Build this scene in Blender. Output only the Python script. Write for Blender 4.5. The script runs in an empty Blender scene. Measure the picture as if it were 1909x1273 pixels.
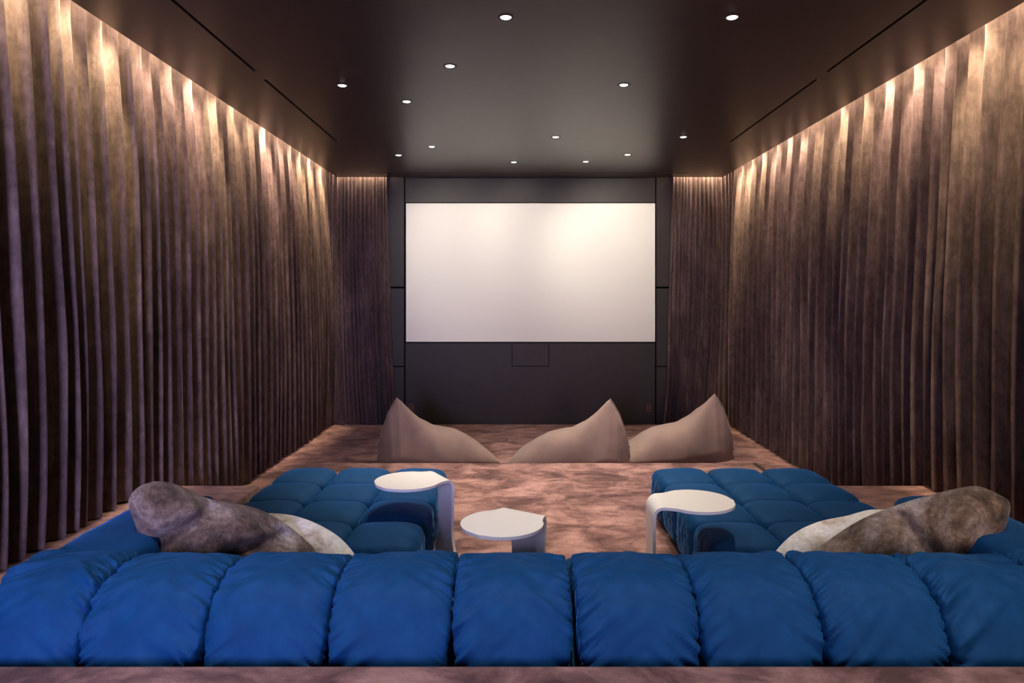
import bpy, bmesh, math, random
import numpy as np
from mathutils import Vector, Matrix, noise

C = bpy.context.scene.collection
S = bpy.context.scene
PI = math.pi
F = 1272.7            # focal length in pixels of the 1909 px wide frame
EYE = 1.87            # eye height above the lowest floor

# ------------------------------------------------------------------ camera, world, light, exposure
cam_d = bpy.data.cameras.new('camera')
cam_d.sensor_width = 36.0
cam_d.lens = 24.0
cam_d.shift_x = -9.5 / 1909
cam_d.shift_y = -83.5 / 1909
cam = bpy.data.objects.new('camera', cam_d)
cam.location = (0, 0, EYE)
cam.rotation_euler = (PI / 2, 0, 0)
C.objects.link(cam)
S.camera = cam

S.view_settings.view_transform = 'Standard'
S.view_settings.look = 'None'
S.view_settings.exposure = 0.0
S.view_settings.gamma = 1.0
S.view_settings.use_curve_mapping = False

W = bpy.data.worlds.new('night')
S.world = W
W.use_nodes = True
W.node_tree.nodes['Background'].inputs[0].default_value = (0.30, 0.36, 0.6, 1)
W.node_tree.nodes['Background'].inputs[1].default_value = 0.02

WARM = (1.0, 0.86, 0.69)
WARMER = (1.0, 0.78, 0.52)
COOL = (0.60, 0.66, 1.0)


def area(name, loc, rot, sx, sy, power, color, spread=PI):
    d = bpy.data.lights.new(name, 'AREA')
    d.shape = 'RECTANGLE'
    d.size, d.size_y = sx, sy
    d.energy = power
    d.color = color
    d.spread = spread
    o = bpy.data.objects.new(name, d)
    o.location = loc
    o.rotation_euler = rot
    C.objects.link(o)
    return o


def spot(name, loc, target, power, color, size_deg, blend, radius=0.02):
    d = bpy.data.lights.new(name, 'SPOT')
    d.energy = power
    d.color = color
    d.spot_size = math.radians(size_deg)
    d.spot_blend = blend
    d.shadow_soft_size = radius
    o = bpy.data.objects.new(name, d)
    o.location = loc
    v = Vector(target) - Vector(loc)
    o.rotation_euler = v.to_track_quat('-Z', 'Y').to_euler()
    C.objects.link(o)
    return o


# unseen bluish light, assumed behind the camera before the solid rear wall
area('assumed_rear_light', (-1.55, -2.92, 1.9), (PI / 2, 0, math.radians(12)), 1.4, 2.0, 175, (0.56, 0.52, 1.0), math.radians(95))
# unseen warm light added at the rear right to rake the right curtain's folds
area('right_curtain_rake', (2.25, -2.92, 1.9), (PI / 2, 0, math.radians(-10)), 0.9, 2.0, 45, (1.0, 0.74, 0.60), math.radians(80))
# unseen ceiling spots assumed over the rear platform, out of the camera's view
for x in (-1.5, -0.5, 0.7, 1.9):
    spot('assumed_rear_spot', (x, 1.95, 3.57), (x, 2.15, 0.7), 120, (1.0, 0.93, 0.90), 62, 0.9, 0.03)
# cove strips hidden above the ceiling slab, grazing the curtains
area('cove_strip_left', (-2.640, 4.6, 3.88), (0, math.radians(32), 0), 0.04, 10.4, 80, WARMER, math.radians(110))
area('cove_strip_right', (3.012, 4.6, 3.88), (0, math.radians(-32), 0), 0.04, 10.4, 85, WARMER, math.radians(110))
area('cove_strip_front_left', (-2.25, 9.905, 3.74), (0, 0, 0), 0.70, 0.02, 26, WARMER)
area('cove_strip_front_right', (2.64, 9.905, 3.74), (0, 0, 0), 0.70, 0.02, 26, WARMER)
# a row of small spots in each cove, unevenly bright: the pools on the curtains
PEACH = (1.0, 0.76, 0.55)
GOLD = (1.0, 0.80, 0.48)
rl = random.Random(12)
left_p = [95, 110, 120, 90, 150, 230, 120, 90, 240, 260, 110, 130, 220, 200, 160, 210, 260, 220]
right_p = [110, 130, 120, 150, 170, 190, 150, 170, 190, 140, 170, 130, 120, 130, 160, 150, 200, 300]
for i in range(18):
    y = 2.55 + 0.41 * i
    for sx, x0, pw in ((-1, -2.635, left_p[i]), (1, 3.007, right_p[i])):
        yy = y + rl.uniform(-.07, .07)
        spot('cove_spot', (x0, yy, 3.95), (x0 + sx * rl.uniform(.19, .27), yy + rl.uniform(-.1, .14), 2.95),
             pw * 1.9, PEACH if (i // 3) % 2 == 0 else GOLD, rl.uniform(34, 42), 1.0, 0.03)


# ------------------------------------------------------------------ helpers
def link(o, parent=None):
    C.objects.link(o)
    if parent is not None:
        o.parent = parent
    return o


def tag(o, label=None, cat=None, group=None, kind=None):
    if label:
        o['label'] = label
    if cat:
        o['category'] = cat
    if group:
        o['group'] = group
    if kind:
        o['kind'] = kind
    return o


def empty(name, loc, rz=0.0):
    o = bpy.data.objects.new(name, None)
    o.location = loc
    o.rotation_euler = (0, 0, rz)
    o.empty_display_size = 0.1
    return link(o)


def mesh_obj(name, verts, faces, mat, parent=None, smooth=True):
    me = bpy.data.meshes.new(name)
    me.from_pydata([tuple(v) for v in verts], [], faces)
    me.update()
    if smooth:
        me.polygons.foreach_set('use_smooth', [True] * len(me.polygons))
    me.materials.append(mat)
    return link(bpy.data.objects.new(name, me), parent)


def bm_obj(name, bm, mat, parent=None, smooth=False):
    me = bpy.data.meshes.new(name)
    bm.to_mesh(me)
    bm.free()
    if smooth:
        me.polygons.foreach_set('use_smooth', [True] * len(me.polygons))
    me.materials.append(mat)
    return link(bpy.data.objects.new(name, me), parent)


def add_box(bm, x0, x1, y0, y1, z0, z1, bevel=0.0, seg=2):
    r = bmesh.ops.create_cube(bm, size=1.0)
    vs = r['verts']
    for v in vs:
        v.co = Vector((x0 + (v.co.x + .5) * (x1 - x0), y0 + (v.co.y + .5) * (y1 - y0), z0 + (v.co.z + .5) * (z1 - z0)))
    if bevel > 0:
        es = list({e for v in vs for e in v.link_edges})
        bmesh.ops.bevel(bm, geom=es, offset=bevel, segments=seg, affect='EDGES', profile=0.6)


def box(name, x0, x1, y0, y1, z0, z1, mat, parent=None, bevel=0.0, seg=2, smooth=False):
    bm = bmesh.new()
    add_box(bm, x0, x1, y0, y1, z0, z1, bevel, seg)
    return bm_obj(name, bm, mat, parent, smooth)


def struct(o):
    o['kind'] = 'structure'
    return o


def grid_faces(nu, nv, close_u=False, off=0):
    f = []
    for i in range(nu if close_u else nu - 1):
        a = off + i * nv
        b = off + ((i + 1) % nu) * nv
        for j in range(nv - 1):
            f.append((a + j, b + j, b + j + 1, a + j + 1))
    return f


def px(x, y, Y):
    return Vector(((x - 964) * Y / F, Y, EYE - (y - 553) * Y / F))


def nz(x, y=0.0, z=0.0):
    return noise.noise(Vector((x, y, z)))


# ------------------------------------------------------------------ materials
def new_mat(name):
    m = bpy.data.materials.new(name)
    m.use_nodes = True
    nt = m.node_tree
    return m, nt, nt.nodes['Principled BSDF']


def coords(nt, scale=(1, 1, 1)):
    tc = nt.nodes.new('ShaderNodeTexCoord')
    mp = nt.nodes.new('ShaderNodeMapping')
    mp.inputs['Scale'].default_value = scale
    nt.links.new(tc.outputs['Object'], mp.inputs['Vector'])
    return mp.outputs['Vector']


def noise_n(nt, vec, scale, detail=4, rough=0.55, dist=0.0):
    n = nt.nodes.new('ShaderNodeTexNoise')
    n.inputs['Scale'].default_value = scale
    n.inputs['Detail'].default_value = detail
    n.inputs['Roughness'].default_value = rough
    n.inputs['Distortion'].default_value = dist
    nt.links.new(vec, n.inputs['Vector'])
    return n.outputs['Fac']


def ramp(nt, fac, stops):
    r = nt.nodes.new('ShaderNodeValToRGB')
    el = r.color_ramp.elements
    while len(el) < len(stops):
        el.new(0.5)
    for e, (p, c) in zip(el, stops):
        e.position = p
        e.color = (*c, 1)
    nt.links.new(fac, r.inputs['Fac'])
    return r.outputs['Color']


def mixc(nt, a, b, fac, mode='MIX'):
    m = nt.nodes.new('ShaderNodeMix')
    m.data_type = 'RGBA'
    m.blend_type = mode
    for sock, v in ((m.inputs['Factor'], fac), (m.inputs['A'], a), (m.inputs['B'], b)):
        if isinstance(v, bpy.types.NodeSocket):
            nt.links.new(v, sock)
        elif isinstance(v, (int, float)):
            sock.default_value = v
        else:
            sock.default_value = (*v, 1)
    return m.outputs['Result']


def bump(nt, bsdf, height, strength, dist=0.01):
    b = nt.nodes.new('ShaderNodeBump')
    b.inputs['Strength'].default_value = strength
    b.inputs['Distance'].default_value = dist
    nt.links.new(height, b.inputs['Height'])
    nt.links.new(b.outputs['Normal'], bsdf.inputs['Normal'])


def simple(name, col, rough=0.6, spec=0.4, metal=0.0, sheen=0.0, sheen_col=(1, 1, 1)):
    m, nt, b = new_mat(name)
    v = coords(nt)
    n = noise_n(nt, v, 6.0, 3)
    c2 = tuple(min(1, c * 1.12) for c in col)
    c1 = tuple(c * 0.88 for c in col)
    nt.links.new(ramp(nt, n, [(0.3, c1), (0.7, c2)]), b.inputs['Base Color'])
    b.inputs['Roughness'].default_value = rough
    b.inputs['Specular IOR Level'].default_value = spec
    b.inputs['Metallic'].default_value = metal
    b.inputs['Sheen Weight'].default_value = sheen
    b.inputs['Sheen Tint'].default_value = (*sheen_col, 1)
    return m


def mat_velvet_blue():
    m, nt, b = new_mat('blue_velvet')
    v = coords(nt)
    n1 = noise_n(nt, v, 4.0, 4, 0.6, 0.6)
    n2 = noise_n(nt, coords(nt, (1.0, 1.0, 0.35)), 22.0, 4, 0.6)
    c = ramp(nt, n1, [(0.30, (0.0028, 0.041, 0.130)), (0.75, (0.0045, 0.055, 0.168))])
    c = mixc(nt, c, (0.008, 0.080, 0.225), ramp(nt, n2, [(0.45, (0, 0, 0)), (0.95, (0.6, 0.6, 0.6))]))
    nt.links.new(c, b.inputs['Base Color'])
    b.inputs['Roughness'].default_value = 0.66
    b.inputs['Specular IOR Level'].default_value = 0.12
    b.inputs['Sheen Weight'].default_value = 0.6
    b.inputs['Sheen Roughness'].default_value = 0.27
    b.inputs['Sheen Tint'].default_value = (0.10, 0.34, 0.80, 1)
    bump(nt, b, noise_n(nt, v, 260.0, 2), 0.06, 0.002)
    return m


def mat_curtain():
    m, nt, b = new_mat('crushed_velvet')
    v = coords(nt, (1.0, 1.0, 0.30))
    n1 = noise_n(nt, v, 5.0, 5, 0.62, 0.8)
    n2 = noise_n(nt, coords(nt, (1.0, 1.0, 0.10)), 42.0, 4, 0.65)
    n3 = noise_n(nt, coords(nt, (1.0, 1.0, 0.8)), 17.0, 5, 0.6, 0.6)
    c = ramp(nt, n1, [(0.26, (0.078, 0.049, 0.047)), (0.50, (0.122, 0.081, 0.075)), (0.76, (0.220, 0.155, 0.140))])
    c = mixc(nt, c, ramp(nt, n2, [(0.25, (0.35, 0.33, 0.33)), (0.75, (1.4, 1.4, 1.4))]), 0.55, 'MULTIPLY')
    c = mixc(nt, c, ramp(nt, n3, [(0.34, (0.45, 0.42, 0.42)), (0.60, (1.15, 1.15, 1.15))]), 0.5, 'MULTIPLY')
    nt.links.new(c, b.inputs['Base Color'])
    b.inputs['Roughness'].default_value = 0.7
    b.inputs['Specular IOR Level'].default_value = 0.15
    b.inputs['Sheen Weight'].default_value = 0.15
    b.inputs['Sheen Roughness'].default_value = 0.4
    b.inputs['Sheen Tint'].default_value = (0.85, 0.72, 0.70, 1)
    bump(nt, b, n2, 0.35, 0.006)
    return m


def mat_carpet():
    m, nt, b = new_mat('mauve_carpet')
    v = coords(nt, (1.0, 1.35, 1.0))
    n1 = noise_n(nt, v, 3.0, 6, 0.66, 0.5)
    n2 = noise_n(nt, v, 12.0, 5, 0.65, 0.25)
    n3 = noise_n(nt, coords(nt), 170.0, 2, 0.6)
    c1 = ramp(nt, n1, [(0.37, (0.075, 0.036, 0.034)), (0.48, (0.180, 0.095, 0.089)), (0.61, (0.330, 0.190, 0.174))])
    c2 = ramp(nt, n2, [(0.35, (0.72, 0.68, 0.67)), (0.62, (1.1, 1.1, 1.1))])
    c = mixc(nt, c1, c2, 0.8, 'MULTIPLY')
    c = mixc(nt, c, ramp(nt, n3, [(0.3, (0.72, 0.72, 0.72)), (0.7, (1.12, 1.12, 1.12))]), 0.7, 'MULTIPLY')
    nt.links.new(c, b.inputs['Base Color'])
    b.inputs['Roughness'].default_value = 0.85
    b.inputs['Specular IOR Level'].default_value = 0.1
    b.inputs['Sheen Weight'].default_value = 0.25
    b.inputs['Sheen Tint'].default_value = (0.9, 0.7, 0.68, 1)
    bump(nt, b, n3, 0.5, 0.004)
    return m


def mat_fur(name, stops, sheen, patch=3.2, seed=0.0, mott=0.7):
    m, nt, b = new_mat(name)
    tc = nt.nodes.new('ShaderNodeTexCoord')
    mp = nt.nodes.new('ShaderNodeMapping')
    mp.inputs['Location'].default_value = (seed, seed * 0.7, seed * 1.3)
    nt.links.new(tc.outputs['Object'], mp.inputs['Vector'])
    v = mp.outputs['Vector']
    n1 = noise_n(nt, v, patch, 6, 0.62, 1.0)
    n2 = noise_n(nt, v, 38.0, 5, 0.7, 0.6)
    n3 = noise_n(nt, v, 190.0, 3, 0.6)
    c = ramp(nt, n1, stops)
    c = mixc(nt, c, ramp(nt, n2, [(0.34, (0.32, 0.30, 0.29)), (0.64, (1.4, 1.4, 1.4))]), mott, 'MULTIPLY')
    nt.links.new(c, b.inputs['Base Color'])
    b.inputs['Roughness'].default_value = 0.75
    b.inputs['Specular IOR Level'].default_value = 0.15
    b.inputs['Sheen Weight'].default_value = sheen
    b.inputs['Sheen Roughness'].default_value = 0.35
    ad = nt.nodes.new('ShaderNodeMath')
    ad.operation = 'MULTIPLY_ADD'
    ad.inputs[1].default_value = 0.6
    nt.links.new(n3, ad.inputs[0])
    nt.links.new(n2, ad.inputs[2])
    bump(nt, b, ad.outputs[0], 0.55, 0.008)
    return m


def emit(name, col, strength):
    m, nt, b = new_mat(name)
    b.inputs['Base Color'].default_value = (0.8, 0.8, 0.8, 1)
    b.inputs['Emission Color'].default_value = (*col, 1)
    b.inputs['Emission Strength'].default_value = strength
    return m


M_blue = mat_velvet_blue()
M_curtain = mat_curtain()
M_carpet = mat_carpet()
M_fur = mat_fur('brown_fur', [(0.33, (0.022, 0.015, 0.012)), (0.44, (0.120, 0.082, 0.064)), (0.55, (0.230, 0.172, 0.148)), (0.66, (0.46, 0.40, 0.38))], 0.4, 2.8, 6.0)
M_fur2 = mat_fur('taupe_fur', [(0.34, (0.040, 0.027, 0.020)), (0.44, (0.165, 0.115, 0.080)), (0.54, (0.270, 0.210, 0.185)), (0.64, (0.46, 0.39, 0.36))], 0.5, 3.6, 4.0)
M_white_fur = mat_fur('cream_fur', [(0.30, (0.30, 0.21, 0.14)), (0.37, (0.70, 0.62, 0.54)), (0.45, (0.88, 0.86, 0.83)), (0.8, (0.95, 0.94, 0.92))], 0.4, 3.0, 9.0, 0.25)
M_ceiling = simple('dark_brown_plaster', (0.040, 0.026, 0.022), 0.36, 0.55)
M_wall = simple('charcoal_panel', (0.029, 0.023, 0.020), 0.55, 0.4)
M_void = simple('black_void', (0.004, 0.0035, 0.0035), 0.9, 0.1)
M_shell = simple('brown_wall', (0.05, 0.035, 0.03), 0.8, 0.2)
M_screen, _nt, _b = new_mat('screen_white')
_b.inputs['Base Color'].default_value = (0.90, 0.88, 0.80, 1)
_b.inputs['Roughness'].default_value = 0.9
_b.inputs['Specular IOR Level'].default_value = 0.1
M_table, _nt, _b = new_mat('white_lacquer')
_b.inputs['Base Color'].default_value = (0.88, 0.87, 0.87, 1)
_b.inputs['Roughness'].default_value = 0.3
_b.inputs['Specular IOR Level'].default_value = 0.45
M_bean = simple('taupe_canvas', (0.250, 0.174, 0.158), 0.85, 0.15, sheen=0.2)
M_metal = simple('dark_bronze', (0.030, 0.022, 0.018), 0.5, 0.5)
M_outlet = simple('brown_plastic', (0.15, 0.055, 0.038), 0.5, 0.4)
M_ring = simple('lamp_trim_brown', (0.045, 0.032, 0.028), 0.5, 0.4)
M_lens = emit('lamp_lens', (1.0, 0.93, 0.86), 9.0)
M_base = simple('dark_upholstery_base', (0.006, 0.008, 0.014), 0.9, 0.1)

# ------------------------------------------------------------------ setting
XL, XR = -2.605, 2.977        # ceiling slab edges
ZC = 3.60
Z2, ZA, Z3 = 0.22, 0.44, 0.67   # sofa platform, side aisles, camera platform
Y3 = 2.222                    # rear platform edge
YA = 5.17                     # end of the side aisles
PXL, PXR = -1.95, 2.33        # sofa platform sides
Y2 = 6.78                     # sofa platform front

floor = struct(box('floor', -2.95, 3.32, -3.0, 10.2, -0.1, 0.0, M_carpet))
pl = box('platform', PXL, PXR, Y3, Y2, 0.0, Z2, M_carpet, floor, 0.008)
box('platform', -2.95, 3.32, -3.0, Y3, 0.0, Z3, M_carpet, floor, 0.012)
for a, b_ in ((-2.95, PXL), (PXR, 3.32)):
    box('platform', a, b_, Y3, YA, 0.0, ZA, M_carpet, floor, 0.008)
    box('step', a, b_, YA, 5.9, 0.0, Z2, M_carpet, floor, 0.008)
struct(box('trim_1', PXR + 0.001, PXR + 0.042, 5.92, Y2 - 0.01, 0.0, Z2 + 0.002, M_metal, None, 0.003))

struct(box('wall_left', -3.05, -2.95, -3.0, 10.3, 0.0, 4.25, M_shell))
struct(box('wall_right', 3.32, 3.42, -3.0, 10.3, 0.0, 4.25, M_shell))
struct(box('wall_rear', -3.05, 3.42, -3.1, -3.0, 0.0, 4.25, M_shell))

# ceiling slab with its slots (real gaps), closed above
slots_x = [(-2.022, -1.998), (2.372, 2.396)]
rects = []
YS = 9.51
xs = [XL, slots_x[0][0], slots_x[0][1], slots_x[1][0], slots_x[1][1], XR]
segs = [(-3.0, 1.2, False), (1.2, 5.26, True), (5.26, 5.44, False), (5.44, 7.66, True), (7.66, YS, False)]
bm = bmesh.new()
for i in range(5):
    if i in (1, 3):
        for y0, y1, gap in segs:
            if not gap:
                add_box(bm, xs[i], xs[i + 1], y0, y1, ZC, ZC + 0.10)
    else:
        add_box(bm, xs[i], xs[i + 1], -3.0, YS, ZC, ZC + 0.10)
SX0, SX1 = -2.05, 2.40
add_box(bm, XL, SX0, YS, YS + 0.022, ZC, ZC + 0.10)
add_box(bm, SX1, XR, YS, YS + 0.022, ZC, ZC + 0.10)
add_box(bm, XL, XR, YS + 0.022, 9.89, ZC, ZC + 0.10)
add_box(bm, XL, XR, -3.0, 9.89, ZC + 0.10, ZC + 0.16)
ceiling = struct(bm_obj('ceiling', bm, M_ceiling))
box('cove_lid', -3.05, 3.42, -3.0, 10.3, 4.22, 4.28, M_shell, ceiling)

# front wall: dark panels with open joints around the screen
YW = 10.00
wall = struct(box('wall_front', -3.05, 3.42, 10.06, 10.2, 0.0, 4.25, M_void))


def panel(x0, x1, y0, y1, name='panel', bev=0.004):
    a = px(x0, y1, YW)
    c = px(x1, y0, YW)
    return box(name, a.x + .004, c.x - .004, YW, 10.062, max(0.0, a.z + .004), c.z - .004, M_wall, wall, bev, 1)


for x0, x1 in ((690, 754), (1223, 1290)):
    panel(x0, x1, 300, 535)
    panel(x0, x1, 537, 683)
    panel(x0, x1, 683.5, 800)
panel(755, 1222, 300, 378)
panel(755, 1222, 638.5, 800)
hp = px(955, 682, 9.994)
hq = px(1023, 641, 9.994)
box('access_panel', hp.x, hq.x, 9.990, 10.001, hp.z, hq.z, M_wall, wall, 0.003, 1)
for xx in (hp.x - 0.006, hq.x + 0.006):
    box('panel_joint', xx - .003, xx + .003, 9.9985, 10.003, hp.z, hq.z, M_void, wall)
box('panel_joint', hp.x - .009, hq.x + .009, 9.9985, 10.003, hp.z - .010, hp.z - .003, M_void, wall)

# outlets
for x, y, lab in ((767, 760, 'small brown wall outlet left of the dark front wall, beside a beanbag tip'),
                  (1210, 760, 'small brown wall outlet low on the right of the dark front wall')):
    p = px(x, y, 9.995)
    o = empty('wall_outlet', (p.x, YW, p.z))
    tag(o, lab, 'outlet', 'outlets on the front wall')
    bm = bmesh.new()
    add_box(bm, -.035, .035, -.010, 0, -.058, .058, 0.004)
    bm_obj('cover_plate', bm, M_outlet, o)
    for dz in (-.024, .024):
        box('socket', -.016, .016, -.013, -.009, dz - .015, dz + .015, M_metal, o, 0.003, 1)

# screen
a = px(757, 637, 9.985)
b_ = px(1221, 379, 9.985)
scr = empty('projection_screen', ((a.x + b_.x) / 2, 9.985, a.z))
tag(scr, 'large blank white cinema screen on the dark front wall', 'screen')
hw, hh = (b_.x - a.x) / 2, b_.z - a.z
box('screen_fabric', -hw + .008, hw - .008, 0.0, 0.014, 0.008, hh - .008, M_screen, scr)
bm = bmesh.new()
for q in ((-hw, -hw + .008, 0, hh), (hw - .008, hw, 0, hh), (-hw + .008, hw - .008, 0, .008), (-hw + .008, hw - .008, hh - .008, hh)):
    add_box(bm, q[0], q[1], -0.004, 0.015, q[2], q[3])
bm_obj('frame', bm, M_screen, scr)


# ------------------------------------------------------------------ curtains
def curtain(name, length, path, bottom, top, seed, period, amp_t, amp_b, label, cols=12, rows=40, flare=None, lean=1.0, sharp=0.44):
    """Pleated cloth: path(s, depth, z) gives the point at length s, pushed out by depth."""
    rnd = random.Random(seed)
    folds = []
    s = 0.0
    while s < length:
        w = period * rnd.uniform(0.62, 1.48)
        folds.append((s, min(w, length - s), rnd.uniform(0.75, 1.15), rnd.uniform(0.40, 1.60), rnd.uniform(-.20, .20)))
        s += w
    ucols = []
    for k, (s0, w, a0, a1, sk) in enumerate(folds):
        for c in range(cols):
            ucols.append((s0, w, a0, a1, sk, c / cols, k))
    ucols.append((folds[-1][0], folds[-1][1], folds[-1][2], folds[-1][3], folds[-1][4], 1.0, len(folds)))
    verts = []
    for (s0, w, a0, a1, sk, ph, k) in ucols:
        sbase = s0 + w * ph
        zb = bottom(sbase) + 0.006 + 0.008 * (1 + nz(sbase * 3.1, seed))
        for r in range(rows):
            t = (r / (rows - 1))            # 0 at the bottom, 1 at the top
            z = zb + (top - zb) * t
            d = 1 - t
            # fold meander grows downwards
            drift = (0.055 * nz(sbase * 1.1 + seed, z * 0.45) + 0.018 * nz(sbase * 5, z * 0.9, seed)) * min(1, d * 1.5)
            wob = sk * min(1, d * 1.4)
            phw = ph + wob * ph * (1 - ph) * 2
            f = abs(math.sin(PI * phw)) ** (0.66 + sharp * min(1.0, d * 1.5))
            blend = min(1.0, d * 1.3)
            ampl = (amp_t * a0) * (1 - blend) + (amp_b * a1) * blend
            mod = 1 + 0.45 * nz(k * 0.83, z * 0.8, seed) * blend
            second = 0.012 * nz(sbase * 21, z * 0.7, seed) * (0.3 + blend)
            depth = ampl * mod * (f - 1) + second + 0.02 * nz(sbase * 0.8, z * 0.5, seed + 3)
            lat = 0.32 * w * math.sin(2 * PI * phw) * 0.35 * lean
            ss = min(max(sbase + drift + lat, 0.0), length)
            if flare:
                ss = flare(ss, z)
            verts.append(path(ss, depth, z))
    o = mesh_obj(name, verts, grid_faces(len(ucols), rows), M_curtain)
    tag(o, label, 'curtain')
    return o


def bot_side(s):
    y = 0.6 + s
    return ZA if y < YA + .04 else (Z2 if y < 5.92 else 0.0)


curtain('velvet_curtain', 9.31, lambda s, d, z: (-2.665 + d - 0.10 * min(1, z / 3.6) ** 3, 0.6 + s, z), bot_side, 4.12, 3, 0.142, 0.066, 0.120,
        'long brown velvet curtain along the whole left wall', 12, 46)
curtain('velvet_curtain', 9.31, lambda s, d, z: (3.040 - d + 0.10 * min(1, z / 3.6) ** 3, 0.6 + s, z), bot_side, 4.12, 8, 0.142, 0.070, 0.118,
        'long brown velvet curtain along the whole right wall', 12, 46)


def flare_l(s, z):      # inner edge swings towards the screen at the floor
    k = max(0.0, 1 - z / 3.6)
    return s * (1 + 0.13 * k ** 1.6)


curtain('velvet_curtain', 1.03, lambda s, d, z: (-2.91 + s, 9.922 - d, z), lambda s: 0.0, 4.0, 21, 0.056, 0.045, 0.062,
        'dark pleated curtain hanging left of the cinema screen', 10, 40, flare_l)
curtain('velvet_curtain', 1.03, lambda s, d, z: (3.285 - s, 9.922 - d, z), lambda s: 0.0, 4.0, 34, 0.056, 0.045, 0.062,
        'dark pleated curtain hanging right of the cinema screen', 10, 40, flare_l)

# ------------------------------------------------------------------ downlights
lights = [
    (943, 32, 'recessed downlight closest to the camera near the top middle', 44, 62),
    (1365, 32, 'recessed downlight closest to the camera on the right of the ceiling', 36, 62),
    (839, 123, 'recessed downlight left of centre, uppermost of the trio on the left half', 44, 62),
    (638, 159, 'leftmost of all the recessed ceiling downlights', 26, 60),
    (758, 189, 'recessed downlight between the leftmost one and the small distant pair', 38, 62),
    (1163, 158, 'lone recessed downlight right of centre, halfway along the dark ceiling', 66, 66),
    (1036, 255, 'recessed downlight straight above the middle of the screen', 105, 84),
    (1274, 255, 'rightmost recessed downlight of the far group', 52, 76),
    (805, 273, 'recessed downlight above the left part of the screen, nearer one of a pair', 34, 88),
    (743, 289, 'recessed downlight above the left edge of the screen', 38, 88),
    (958, 302, 'recessed downlight closest to the screen, left of the lowest pair', 15, 88),
    (1092, 301, 'recessed downlight closest to the screen, right of the lowest pair', 12, 88),
    (1170, 288, 'recessed downlight above the right part of the screen', 54, 88),
]


def disc_profile(bm, prof, n=28):
    rings = []
    for r, z in prof:
        rings.append([bm.verts.new((r * math.cos(2 * PI * i / n), r * math.sin(2 * PI * i / n), z)) for i in range(n)])
    for a, b in zip(rings[:-1], rings[1:]):
        for i in range(n):
            bm.faces.new((a[i], a[(i + 1) % n], b[(i + 1) % n], b[i]))
    return rings


ring_mesh = lens_mesh = None
for x, y, lab, pw, ang in lights:
    Y = F * (EYE - EYE + ZC - EYE) / (553 - y)
    X = (x - 964) * Y / F
    o = empty('downlight', (X, Y, ZC))
    tag(o, lab, 'downlight', 'recessed ceiling downlights')
    if ring_mesh is None:
        bm = bmesh.new()
        disc_profile(bm, [(.034, -.001), (.036, -.004), (.047, -.004), (.050, .0), (.034, .0), (.034, -.001)])
        r = bm_obj('trim_ring', bm, M_ring, o, True)
        ring_mesh = r.data
        bm = bmesh.new()
        rg = disc_profile(bm, [(.034, -.001), (.030, -.005), (.018, -.008)])
        bm.faces.new(list(reversed(rg[-1])))
        bm.faces.new(rg[0])
        l = bm_obj('lens', bm, M_lens, o, True)
        lens_mesh = l.data
    else:
        link(bpy.data.objects.new('trim_ring', ring_mesh), o)
        link(bpy.data.objects.new('lens', lens_mesh), o)
    d = bpy.data.lights.new('downlight_bulb', 'SPOT')
    d.energy = pw * 5.0
    d.color = WARM
    d.spot_size = math.radians(78 if ang == 88 else ang)
    d.spot_blend = 0.85
    d.shadow_soft_size = 0.03
    b = bpy.data.objects.new('downlight_bulb', d)
    b.location = (0, 0, -0.02)
    if ang == 88:          # the front ones are swivelled towards the screen
        b.rotation_euler = (math.radians(60), 0, math.radians(-16 if x < 820 else -6))
        d.energy = pw * 2.3
        d.color = (1.0, 0.93, 0.79)
    link(b, o)


# ------------------------------------------------------------------ tufted blue seating
def puff_mesh(name, a, b, c, p=4.2, seed=0, n=22, wr=0.006, dome=0.10):
    """Rounded, domed cushion block, half sizes a, b, c, gathered along its four seams."""
    verts, faces, idx = [], [], {}

    def vid(q):
        k = (round(q[0], 5), round(q[1], 5), round(q[2], 5))
        if k not in idx:
            idx[k] = len(verts)
            verts.append(q)
        return idx[k]
    ts = [math.tan((i / n * 2 - 1) * PI / 4) for i in range(n + 1)]
    for ax in range(3):
        for sg in (-1, 1):
            g = []
            for i in range(n + 1):
                row = []
                for j in range(n + 1):
                    q = [0, 0, 0]
                    q[ax] = sg
                    q[(ax + 1) % 3] = ts[i] * sg
                    q[(ax + 2) % 3] = ts[j]
                    row.append(vid(tuple(q)))
                g.append(row)
            for i in range(n):
                for j in range(n):
                    faces.append((g[i][j], g[i + 1][j], g[i + 1][j + 1], g[i][j + 1]))
    out = []
    for q in verts:
        r = sum(abs(v) ** p for v in q) ** (1 / p)
        u, v, w = (q[0] / r, q[1] / r, q[2] / r)
        z = w * c
        if w > 0:
            z += dome * c * (1 - u * u) * (1 - v * v) * 1.2
        P = Vector((u * a, v * b, z))
        N = Vector((u * abs(u) ** (p - 2) / a, v * abs(v) ** (p - 2) / b, w * abs(w) ** (p - 2) / c)).normalized()
        gx = math.exp(-(1 - abs(u)) / 0.13)
        gy = math.exp(-(1 - abs(v)) / 0.13)
        d = wr * gx * nz(P.y * 34 + seed * 7.1, P.z * 34, 3.0 * (1 if u > 0 else -1) + u * 1.5)
        d += wr * gy * nz(P.x * 34 + seed * 3.3, P.z * 34, 9.0 * (1 if v > 0 else -1) + v * 1.5)
        d += 0.006 * nz(P.x * 6, P.y * 6, seed * 5.5 + P.z * 4)
        out.append(P + N * d)
    me = bpy.data.meshes.new(name)
    me.from_pydata(out, [], faces)
    me.update()
    me.polygons.foreach_set('use_smooth', [True] * len(me.polygons))
    me.materials.append(M_blue)
    return me


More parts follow.
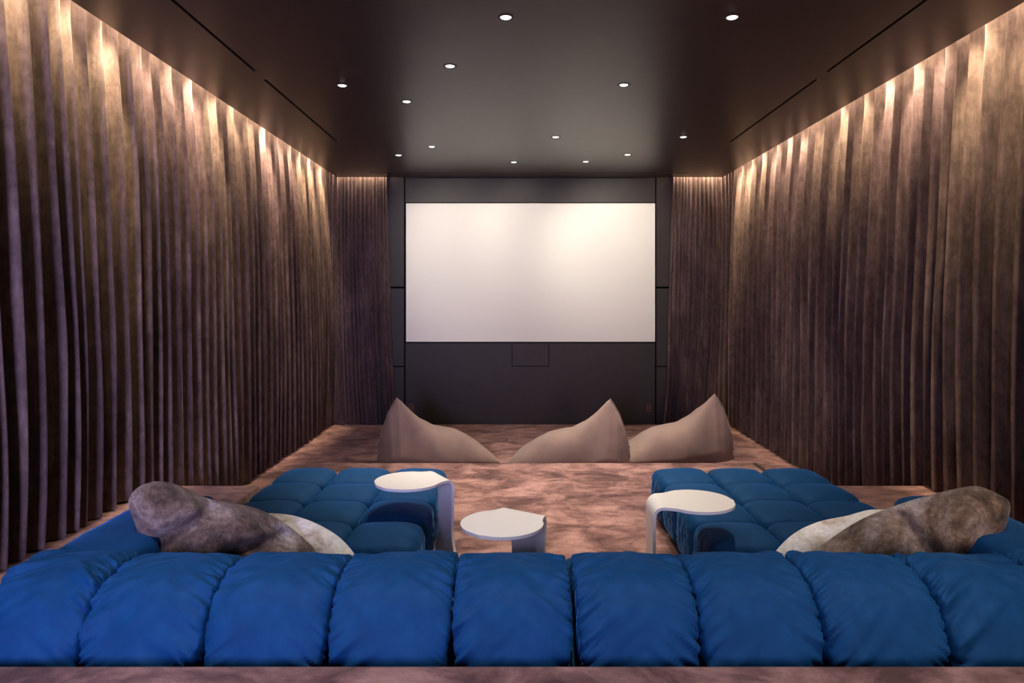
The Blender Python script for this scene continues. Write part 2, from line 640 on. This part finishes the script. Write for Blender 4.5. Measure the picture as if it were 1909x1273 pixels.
def back_mesh(name, w, seed, ry=0.30, rz=0.44, gather=1.0, side=(1, 1), nx=56, ns=330, outer=0.0, outer_s=1):
    """One rolled back cushion, extruded along x, closed round profile in the yz plane, pinched at both seams."""
    P = 3.4
    us = []
    for i in range(nx + 1):
        t = i / nx * 2 - 1
        us.append(math.sin(t * PI / 2) * 0.55 + t * 0.45 if True else t)
    verts = []
    for u in us:
        e = abs(u)
        fall = (1 - (1 - min(1, e) ** 6) ** (1 / 5.0)) if e < 1 else 1.0
        pinch = (outer if (outer and u * outer_s > 0) else 0.050) * fall + 0.010 * e * e
        sd = side[1] if u > 0 else side[0]
        g = math.exp(-(1 - e) * (w / 2) / 0.050)
        gl = math.exp(-(1 - e) * (w / 2) / 0.105)
        s_arc = 0.0
        last = None
        for j in range(ns):
            th = 2 * PI * j / ns
            ct, st = math.cos(th), math.sin(th)
            pe = 2.7
            rr = (abs(ct) ** pe + abs(st) ** pe) ** (-1 / pe)
            y0, z0 = ry * rr * ct, rz * rr * st
            if last is not None:
                s_arc += math.hypot(y0 - last[0], z0 - last[1])
            last = (y0, z0)
            nrm = Vector((0, ct / ry, st / rz)).normalized()
            sgn = 4.0 if u > 0 else -4.0
            slant = s_arc + (1 - e) * w * 0.35
            q = nz(slant * 48 + seed * 11.3, sgn, e * 1.6)
            q2 = nz(slant * 21 + seed * 5.7, sgn + 9, e * 1.2)
            mod = 0.45 + 0.75 * max(0, nz(s_arc * 4.0, seed + sgn, 0.5) + 0.45)
            ridge = (1 - abs(q) * 2.4)
            d = gather * sd * mod * (0.022 * g * ridge + 0.036 * gl * q2)
            d += 0.008 * nz(u * w * 2.6, s_arc * 3.0, seed * 3.1)
            d += 0.0035 * gather * nz(u * w * 9 + s_arc * 6, s_arc * 15, seed * 2.2) * max(0, st)
            d -= pinch
            low = max(0.0, min(1.0, (0.33 - z0) / 0.12))
            x = u * (w / 2) * (1 - 0.055 * low * low) + 0.006 * sgn / 4 * g * q * sd
            verts.append(Vector((x, y0, z0)) + nrm * d)
    n_u = len(us)
    faces = []
    for i in range(n_u - 1):
        for j in range(ns):
            k = (j + 1) % ns
            faces.append((i * ns + j, (i + 1) * ns + j, (i + 1) * ns + k, i * ns + k))
    for i, flip in ((0, False), (n_u - 1, True)):
        cidx = len(verts)
        off = 0.012 if flip else -0.012
        verts.append(Vector((us[i] * w / 2 - off, 0, 0)))
        for j in range(ns):
            k = (j + 1) % ns
            a_, b2 = i * ns + j, i * ns + k
            faces.append((cidx, b2, a_) if flip else (cidx, a_, b2))
    me = bpy.data.meshes.new(name)
    me.from_pydata(verts, [], [tuple(reversed(f)) for f in faces])
    me.update()
    me.polygons.foreach_set('use_smooth', [True] * len(me.polygons))
    me.materials.append(M_blue)
    return me


PB = 0.421                       # pitch of the back cushions
GAPX = 0.2                       # joint between the two sofas
puffs = [puff_mesh('tuft', 0.208, 0.208, 0.165, 5.4, k, 24, 0.009, 0.12) for k in range(4)]


def sofa(sgn, label):
    """sgn -1: left sofa with its arm on the left, +1: mirrored."""
    root = empty('tufted_sofa', (GAPX + sgn * 1.05, 2.85, Z2))
    tag(root, label, 'sofa', 'blue tufted corner sofas')
    ox, oy = root.location.x, root.location.y
    # dark inner body and feet
    bm = bmesh.new()
    x0, x1 = sorted((GAPX + sgn * 0.05 - ox, GAPX + sgn * 2.05 - ox))
    add_box(bm, x0, x1, 2.34 - oy, 3.38 - oy, 0.07, 0.26, 0.02)
    add_box(bm, x0 + .03, x1 - .03, 2.42 - oy, 2.66 - oy, 0.24, 0.52, 0.03)
    bm_obj('base', bm, M_base, root)
    for fx in (0.56, 1.25, 1.92):
        for fy in (2.42, 3.30):
            bm = bmesh.new()
            bmesh.ops.create_cone(bm, cap_ends=True, segments=16, radius1=.022, radius2=.028, depth=.075)
            f = bm_obj('foot', bm, M_metal, root, True)
            f.location = (GAPX + sgn * fx - ox, fy - oy, 0.0375)
    # rolled back cushions
    for k in range(5):
        cx = GAPX + sgn * (PB * (k + 0.5) + 0.006)
        wk = PB * 0.985 if k < 4 else 0.375
        if k == 4:
            cx = GAPX + sgn * (PB * 4 + wk / 2)
        me = back_mesh('back_cushion', wk, 10 * k + (3 if sgn < 0 else 57), gather=1.0, outer=0.13 if k == 4 else 0.0, outer_s=sgn)
        o = link(bpy.data.objects.new('back_cushion', me), root)
        o.location = (cx - ox, 2.565 - oy, 0.217 + (0.012 if k == 4 else 0))
    # seat tufts, four columns by two rows
    rnd = random.Random(5 + sgn)
    for i in range(4):
        for j in range(2):
            o = link(bpy.data.objects.new('seat_tuft', rnd.choice(puffs)), root)
            o.location = (GAPX + sgn * (0.222 + 0.416 * i) - ox, 2.845 + 0.36 * j + 0.05 - oy, 0.195)
            o.rotation_euler = (0, 0, rnd.choice((0, PI)))
            o.scale = (1.02, 0.93, 1.0)
    # arm
    me = puff_mesh('arm_cushion', 0.187, 0.465, 0.325, 8.0, 40 + sgn, 40, 0.014, 0.04)
    o = link(bpy.data.objects.new('arm_cushion', me), root)
    o.location = (GAPX + sgn * 1.865 - ox, 3.02 - oy, 0.335)
    return root


def ottoman(cx, label, sgn):
    root = empty('tufted_ottoman', (cx, 4.32, Z2))
    tag(root, label, 'ottoman', 'blue tufted ottomans')
    box('base', -.56, .56, -.76, .76, 0.07, 0.25, M_base, root, 0.02)
    for fx in (-.38, .38):
        for fy in (-.7, .7):
            bm = bmesh.new()
            bmesh.ops.create_cone(bm, cap_ends=True, segments=16, radius1=.022, radius2=.028, depth=.075)
            f = bm_obj('foot', bm, M_metal, root, True)
            f.location = (fx, fy, 0.0375)
    rnd = random.Random(17 + sgn)
    for i in range(3):
        for j in range(4):
            o = link(bpy.data.objects.new('seat_tuft', rnd.choice(puffs)), root)
            o.location = ((i - 1) * 0.403, (j - 1.5) * 0.405, 0.205)
            o.rotation_euler = (0, 0, rnd.choice((0, PI)))
    return root


sofa(-1, 'left blue velvet tufted sofa in the foreground, arm on the left')
sofa(1, 'right blue velvet tufted sofa in the foreground, arm on the right')
ottoman(-1.125, 'blue velvet tufted ottoman in front of the left sofa', -1)
ottoman(1.605, 'blue velvet tufted ottoman in front of the right sofa', 1)


# ------------------------------------------------------------------ white C-shaped side tables
def c_table(loc, ang, label):
    root = empty('side_table', (loc[0], loc[1], Z2), ang)
    tag(root, label, 'side table', 'white curved side tables')
    R, reach, H, rb = 0.200, 0.250, 0.565, 0.060
    T = 0.016

    # centre line from the free edge of the top, over the bend, down the stem and back under
    pts = []     # x, z, half width, nx, nz, part
    n = 26
    xe = reach - rb
    neck = 0.128
    for i in range(n + 1):
        t = i / n
        x = -R + (xe + R) * t
        if x < 0.04:
            w = math.sqrt(max(0.0, R * R - x * x))
        else:
            x0_ = 0.100
            w0 = math.sqrt(R * R - x0_ ** 2)
            k = (x - x0_) / (xe - x0_)
            h = xe - x0_
            w = math.sqrt(R * R - x * x) if k < 0 else ((2 * k ** 3 - 3 * k ** 2 + 1) * w0 + (k ** 3 - 2 * k * k + k) * h * (-x0_ / w0) * 1.6
                 + (-2 * k ** 3 + 3 * k * k) * neck + (k ** 3 - k * k) * h * -0.12)
        pts.append((x, H, max(w, 0.003), 0, 1, 0))
    for i in range(1, 11):
        a = PI / 2 * i / 10
        w = neck + (0.104 - neck) * math.sin(a)
        pts.append((xe + rb * math.sin(a), H - rb + rb * math.cos(a), w, math.sin(a), math.cos(a), 1))
    zt, zb_ = H - rb, 0.10
    for i in range(1, 20):
        t = i / 20
        z = zt + (zb_ - zt) * t
        w = 0.104 - 0.012 * math.sin(min(1, t * 1.4) * PI / 2) + 0.055 * max(0, (t - 0.55) / 0.45) ** 2
        pts.append((reach, z, w, 1, 0, 1))
    rb2 = 0.09
    for i in range(0, 11):
        a = PI / 2 * i / 10
        w = 0.135 + 0.03 * i / 10
        pts.append((reach - rb2 + rb2 * math.cos(a), 0.011 + rb2 - rb2 * math.sin(a), w, math.cos(a), -math.sin(a), 2))
    for i in range(1, 25):
        t = i / 24
        x = (reach - rb2) + (-0.17 - (reach - rb2)) * t
        w = 0.165 if x > 0.05 else 0.165 * math.sqrt(max(0.0003, 1 - ((0.05 - x) / 0.225) ** 2))
        pts.append((x, 0.011, w, 0, -1, 2))
    M = 12

    def strip(name, seq):
        verts, faces = [], []
        L = 2 * (M + 1)
        for (x, z, w, ax, az, _) in seq:
            for j in range(M + 1):
                v = (j / M * 2 - 1)
                verts.append((x + ax * 0, v * w, z + 0))
            for j in range(M + 1):
                v = 1 - j / M * 2
                verts.append((x - ax * T, v * w * 0.985, z - az * T))
        for i in range(len(seq) - 1):
            for j in range(L):
                k = (j + 1) % L
                faces.append((i * L + j, (i + 1) * L + j, (i + 1) * L + k, i * L + k))
        faces.append(tuple(range(L)))
        e = (len(seq) - 1) * L
        faces.append(tuple(reversed(range(e, e + L))))
        o = mesh_obj(name, verts, faces, M_table, root, True)
        bm = bmesh.new()
        bm.from_mesh(o.data)
        bmesh.ops.recalc_face_normals(bm, faces=bm.faces)
        bm.to_mesh(o.data)
        bm.free()
        md = o.modifiers.new('edge', 'EDGE_SPLIT')
        md.split_angle = math.radians(40)
        return o
    top = [p for p in pts if p[5] == 0]
    stem = [p for p in pts if p[5] == 1]
    foot = [p for p in pts if p[5] == 2]
    strip('tabletop', top)
    strip('stem', [top[-1]] + stem)
    strip('foot_plate', [stem[-1]] + foot)
    return root


c_table((-0.642, 4.04), math.radians(31), 'white curved side table over the edge of the left ottoman')
c_table((-0.072, 3.28), math.radians(58), 'white curved side table standing alone in the middle gap between the ottomans')
c_table((0.955, 3.64), math.radians(180), 'white curved side table over the edge of the right ottoman')


# ------------------------------------------------------------------ cushions
def spline_closed(pts, n):
    out = []
    m = len(pts)
    for i in range(m):
        p0, p1, p2, p3 = (Vector(pts[(i + k - 1) % m]) for k in range(4))
        for j in range(n):
            t = j / n
            out.append(0.5 * ((2 * p1) + (-p0 + p2) * t + (2 * p0 - 5 * p1 + 4 * p2 - p3) * t * t + (-p0 + 3 * p1 - 3 * p2 + p3) * t ** 3))
    return out


def cushion(name, outline, Y, tilt, thick, mat, label, seed, creases=(), group=None, yaw=0.0):
    """Stuffed cushion standing on the seat: outline in metres (x, z), leaning by tilt, full thickness."""
    ring = spline_closed(outline, 12)
    cx = sum(p.x for p in ring) / len(ring)
    cz = sum(p.y for p in ring) / len(ring)
    zmin = min(p.y for p in ring)
    root_loc = Vector((cx, Y, zmin))
    nr = 26
    n = len(ring)
    verts, faces = [], []
    for side in (-1, 1):
        for i in range(nr + 1):
            r = math.sin(i / nr * PI / 2)
            for p in ring:
                x = cx + (p.x - cx) * r
                z = cz + (p.y - cz) * r
                t = thick * (1 - r ** 2.6) ** 0.8
                d = 0.0
                for (ax, az, bx, bz, wd, dep) in creases:
                    ab = Vector((bx - ax, bz - az))
                    q = Vector((x - ax, z - az))
                    h = max(0, min(1, q.dot(ab) / ab.length_squared))
                    dist = (q - ab * h).length
                    d -= dep * math.exp(-(dist / wd) ** 2)
                d += 0.016 * nz(x * 5, z * 5, seed) + 0.006 * nz(x * 17, z * 17, seed)
                yy = side * (t + d * min(1, (1 - r) * 4))
                verts.append((x - cx - yy * yaw * 0.8, yy + (z - zmin) * tilt + (x - cx) * yaw, z - zmin))
    off = (nr + 1) * n
    for s_, o0 in ((0, 0), (1, off)):
        for i in range(nr):
            for j in range(n):
                k = (j + 1) % n
                f = (o0 + i * n + j, o0 + (i + 1) * n + j, o0 + (i + 1) * n + k, o0 + i * n + k)
                faces.append(f if s_ else tuple(reversed(f)))
    o = mesh_obj(name, verts, faces, mat)
    bm = bmesh.new()
    bm.from_mesh(o.data)
    bmesh.ops.remove_doubles(bm, verts=bm.verts, dist=0.0005)
    bmesh.ops.recalc_face_normals(bm, faces=bm.faces)
    bm.to_mesh(o.data)
    bm.free()
    o.location = root_loc
    return tag(o, label, 'cushion', group)


def outl(pts, Y, yaw=0.0, xc=0.0):
    out = []
    for x, y in pts:
        Yp = (Y - yaw * xc) / (1 - yaw * (x - 964) / F)
        out.append(px(x, y, Yp).xz)
    return out


YC, YAW = 2.98, 0.60
fl = outl([(222, 942), (240, 917), (276, 906), (316, 913), (358, 932), (400, 942), (440, 948), (475, 957), (508, 972), (542, 994), (588, 1034), (600, 1070), (470, 1086), (330, 1084), (262, 1030), (232, 975)], YC, YAW, -1.28)
cr = [(*px(395, 942, YC).xz, *px(320, 985, YC).xz, 0.035, 0.05), (*px(535, 1018, YC).xz, *px(420, 1022, YC).xz, 0.035, 0.050), (*px(470, 985, YC).xz, *px(520, 1020, YC).xz, 0.02, 0.02)]
cushion('fur_cushion', fl, YC, 0.10, 0.125, M_fur, 'grey-brown fur cushion propped on the arm of the left sofa', 2.0, cr, 'fur cushions', YAW)
YD = 3.28
wl = outl([(470, 968), (520, 962), (575, 975), (632, 1006), (668, 1045), (678, 1066), (560, 1070), (450, 1066), (430, 1020)], YD)
cushion('fur_cushion', wl, YD, 0.12, 0.10, M_white_fur, 'cream fur cushion behind the grey-brown one on the left sofa', 5.0, (), 'fur cushions')
fr = outl([(1500, 1058), (1552, 1018), (1612, 982), (1670, 959), (1740, 938), (1815, 921), (1852, 918), (1892, 934), (1912, 952), (1900, 995), (1866, 1038), (1815, 1080), (1660, 1088), (1540, 1084)], YC, -YAW, 1.70)
cr = [(*px(1690, 962, YC).xz, *px(1733, 1015, YC).xz, 0.035, 0.05)]
cushion('fur_cushion', fr, YC, 0.10, 0.125, M_fur2, 'large taupe-brown fur cushion propped on the arm of the right sofa', 8.0, cr, 'fur cushions', -YAW)
wr = outl([(1440, 1040), (1478, 1002), (1530, 977), (1590, 965), (1640, 954), (1690, 965), (1720, 1030), (1690, 1068), (1560, 1070), (1436, 1064)], YD)
cushion('fur_cushion', wr, YD, 0.12, 0.10, M_white_fur, 'white fur cushion behind the taupe one on the right sofa', 11.0, (), 'fur cushions')


# ------------------------------------------------------------------ floor beanbags
def beanbag(loc, rz, mirror, label, seed, L=1.24):
    root = empty('beanbag', (loc[0], loc[1], 0.0), rz)
    tag(root, label, 'beanbag', 'taupe floor beanbags')
    k = L / 1.24
    prof = [(0, 0.10), (.012, .22), (.05, .40), (.11, .58), (.17, .69), (.205, .742), (.235, .715), (.325, .615), (.46, .485), (.60, .395), (.74, .365), (.86, .335), (.98, .265), (1.10, .175), (1.20, .085), (1.24, .03)]
    half = [(0, .012), (.05, .09), (.12, .17), (.205, .225), (.35, .29), (.55, .345), (.8, .375), (1.0, .385), (1.15, .37), (1.24, .33)]

    def ip(tab, x):
        for (x0, y0), (x1, y1) in zip(tab[:-1], tab[1:]):
            if x <= x1:
                return y0 + (y1 - y0) * (x - x0) / (x1 - x0)
        return tab[-1][1]
    xs_ = sorted(set([0, .004, .012, .025, .04] + [0.05 + 0.0155 * i for i in range(10)] + [0.205, 0.215, 0.225] + [0.235 + 0.0212 * i for i in range(48)] + [1.235, 1.24]))
    xs_ = [x for x in xs_ if x <= 1.24]
    NA = 44
    verts, faces = [], []
    for x in xs_:
        h = ip(prof, x)
        w = ip(half, x)
        seamy = math.exp(-x / 0.10)
        toe = math.exp(-(1.24 - x) / 0.08)
        peak = math.exp(-((x - .2) / .17) ** 2)
        for j in range(NA):
            t = j / NA * 2 * PI
            ct, st = math.cos(t), math.sin(t)
            if st >= 0:
                q = st ** 0.85
                zz = h * q
                narrow = (1 - (0.80 * peak) * q ** 1.2)
                yy = w * (1 if ct > 0 else -1) * (abs(ct) ** (0.62)) * narrow
            else:
                zz = 0.0
                yy = w * ct
            wr_ = 0.022 * seamy * nz(zz * 24, seed, yy * 3) + 0.018 * toe * nz(yy * 22, seed + 4) + 0.014 * nz(x * 4, yy * 4, zz * 4 + seed)
            zz2 = max(0.0, zz + (wr_ if st > 0.1 else 0))
            xx = x + 0.024 * seamy * nz(zz * 20, seed + 2, yy * 4)
            yb = yy * (1 + wr_ * 2)
            verts.append((xx * k * mirror, yb, zz2))
    n = len(xs_)
    for i in range(n - 1):
        for j in range(NA):
            m = (j + 1) % NA
            faces.append((i * NA + j, (i + 1) * NA + j, (i + 1) * NA + m, i * NA + m))
    faces.append(tuple(range(NA)))
    faces.append(tuple(reversed(range((n - 1) * NA, n * NA))))
    o = mesh_obj('bag', verts, faces, M_bean, root)
    bm = bmesh.new()
    bm.from_mesh(o.data)
    bmesh.ops.recalc_face_normals(bm, faces=bm.faces)
    bm.to_mesh(o.data)
    bm.free()
    # piped seam up the back edge to the tip
    bm = bmesh.new()
    path = [(x * k * mirror - 0.004 * mirror, 0, ip(prof, x) + 0.002) for x in (0, .012, .03, .05, .08, .11, .14, .17, .19, .205)]
    rings = []
    for (x, y, z) in path:
        rings.append([bm.verts.new((x + 0.006 * math.cos(2 * PI * i / 8), y + 0.006 * math.sin(2 * PI * i / 8), z)) for i in range(8)])
    for a, b in zip(rings[:-1], rings[1:]):
        for i in range(8):
            bm.faces.new((a[i], a[(i + 1) % 8], b[(i + 1) % 8], b[i]))
    bm.faces.new(rings[0])
    bm.faces.new(rings[-1])
    bm_obj('seam', bm, M_bean, root, True)
    return root


beanbag((-1.54, 7.55), math.radians(20), 1, 'taupe beanbag on the left, pointing right', 1.0, 1.31)
beanbag((1.235, 7.48), math.radians(-13), -1, 'middle taupe beanbag, left of the right-hand one', 4.0, 1.33)
beanbag((2.50, 7.90), math.radians(-4), -1, 'rightmost taupe beanbag, partly behind the middle one', 7.0, 1.30)
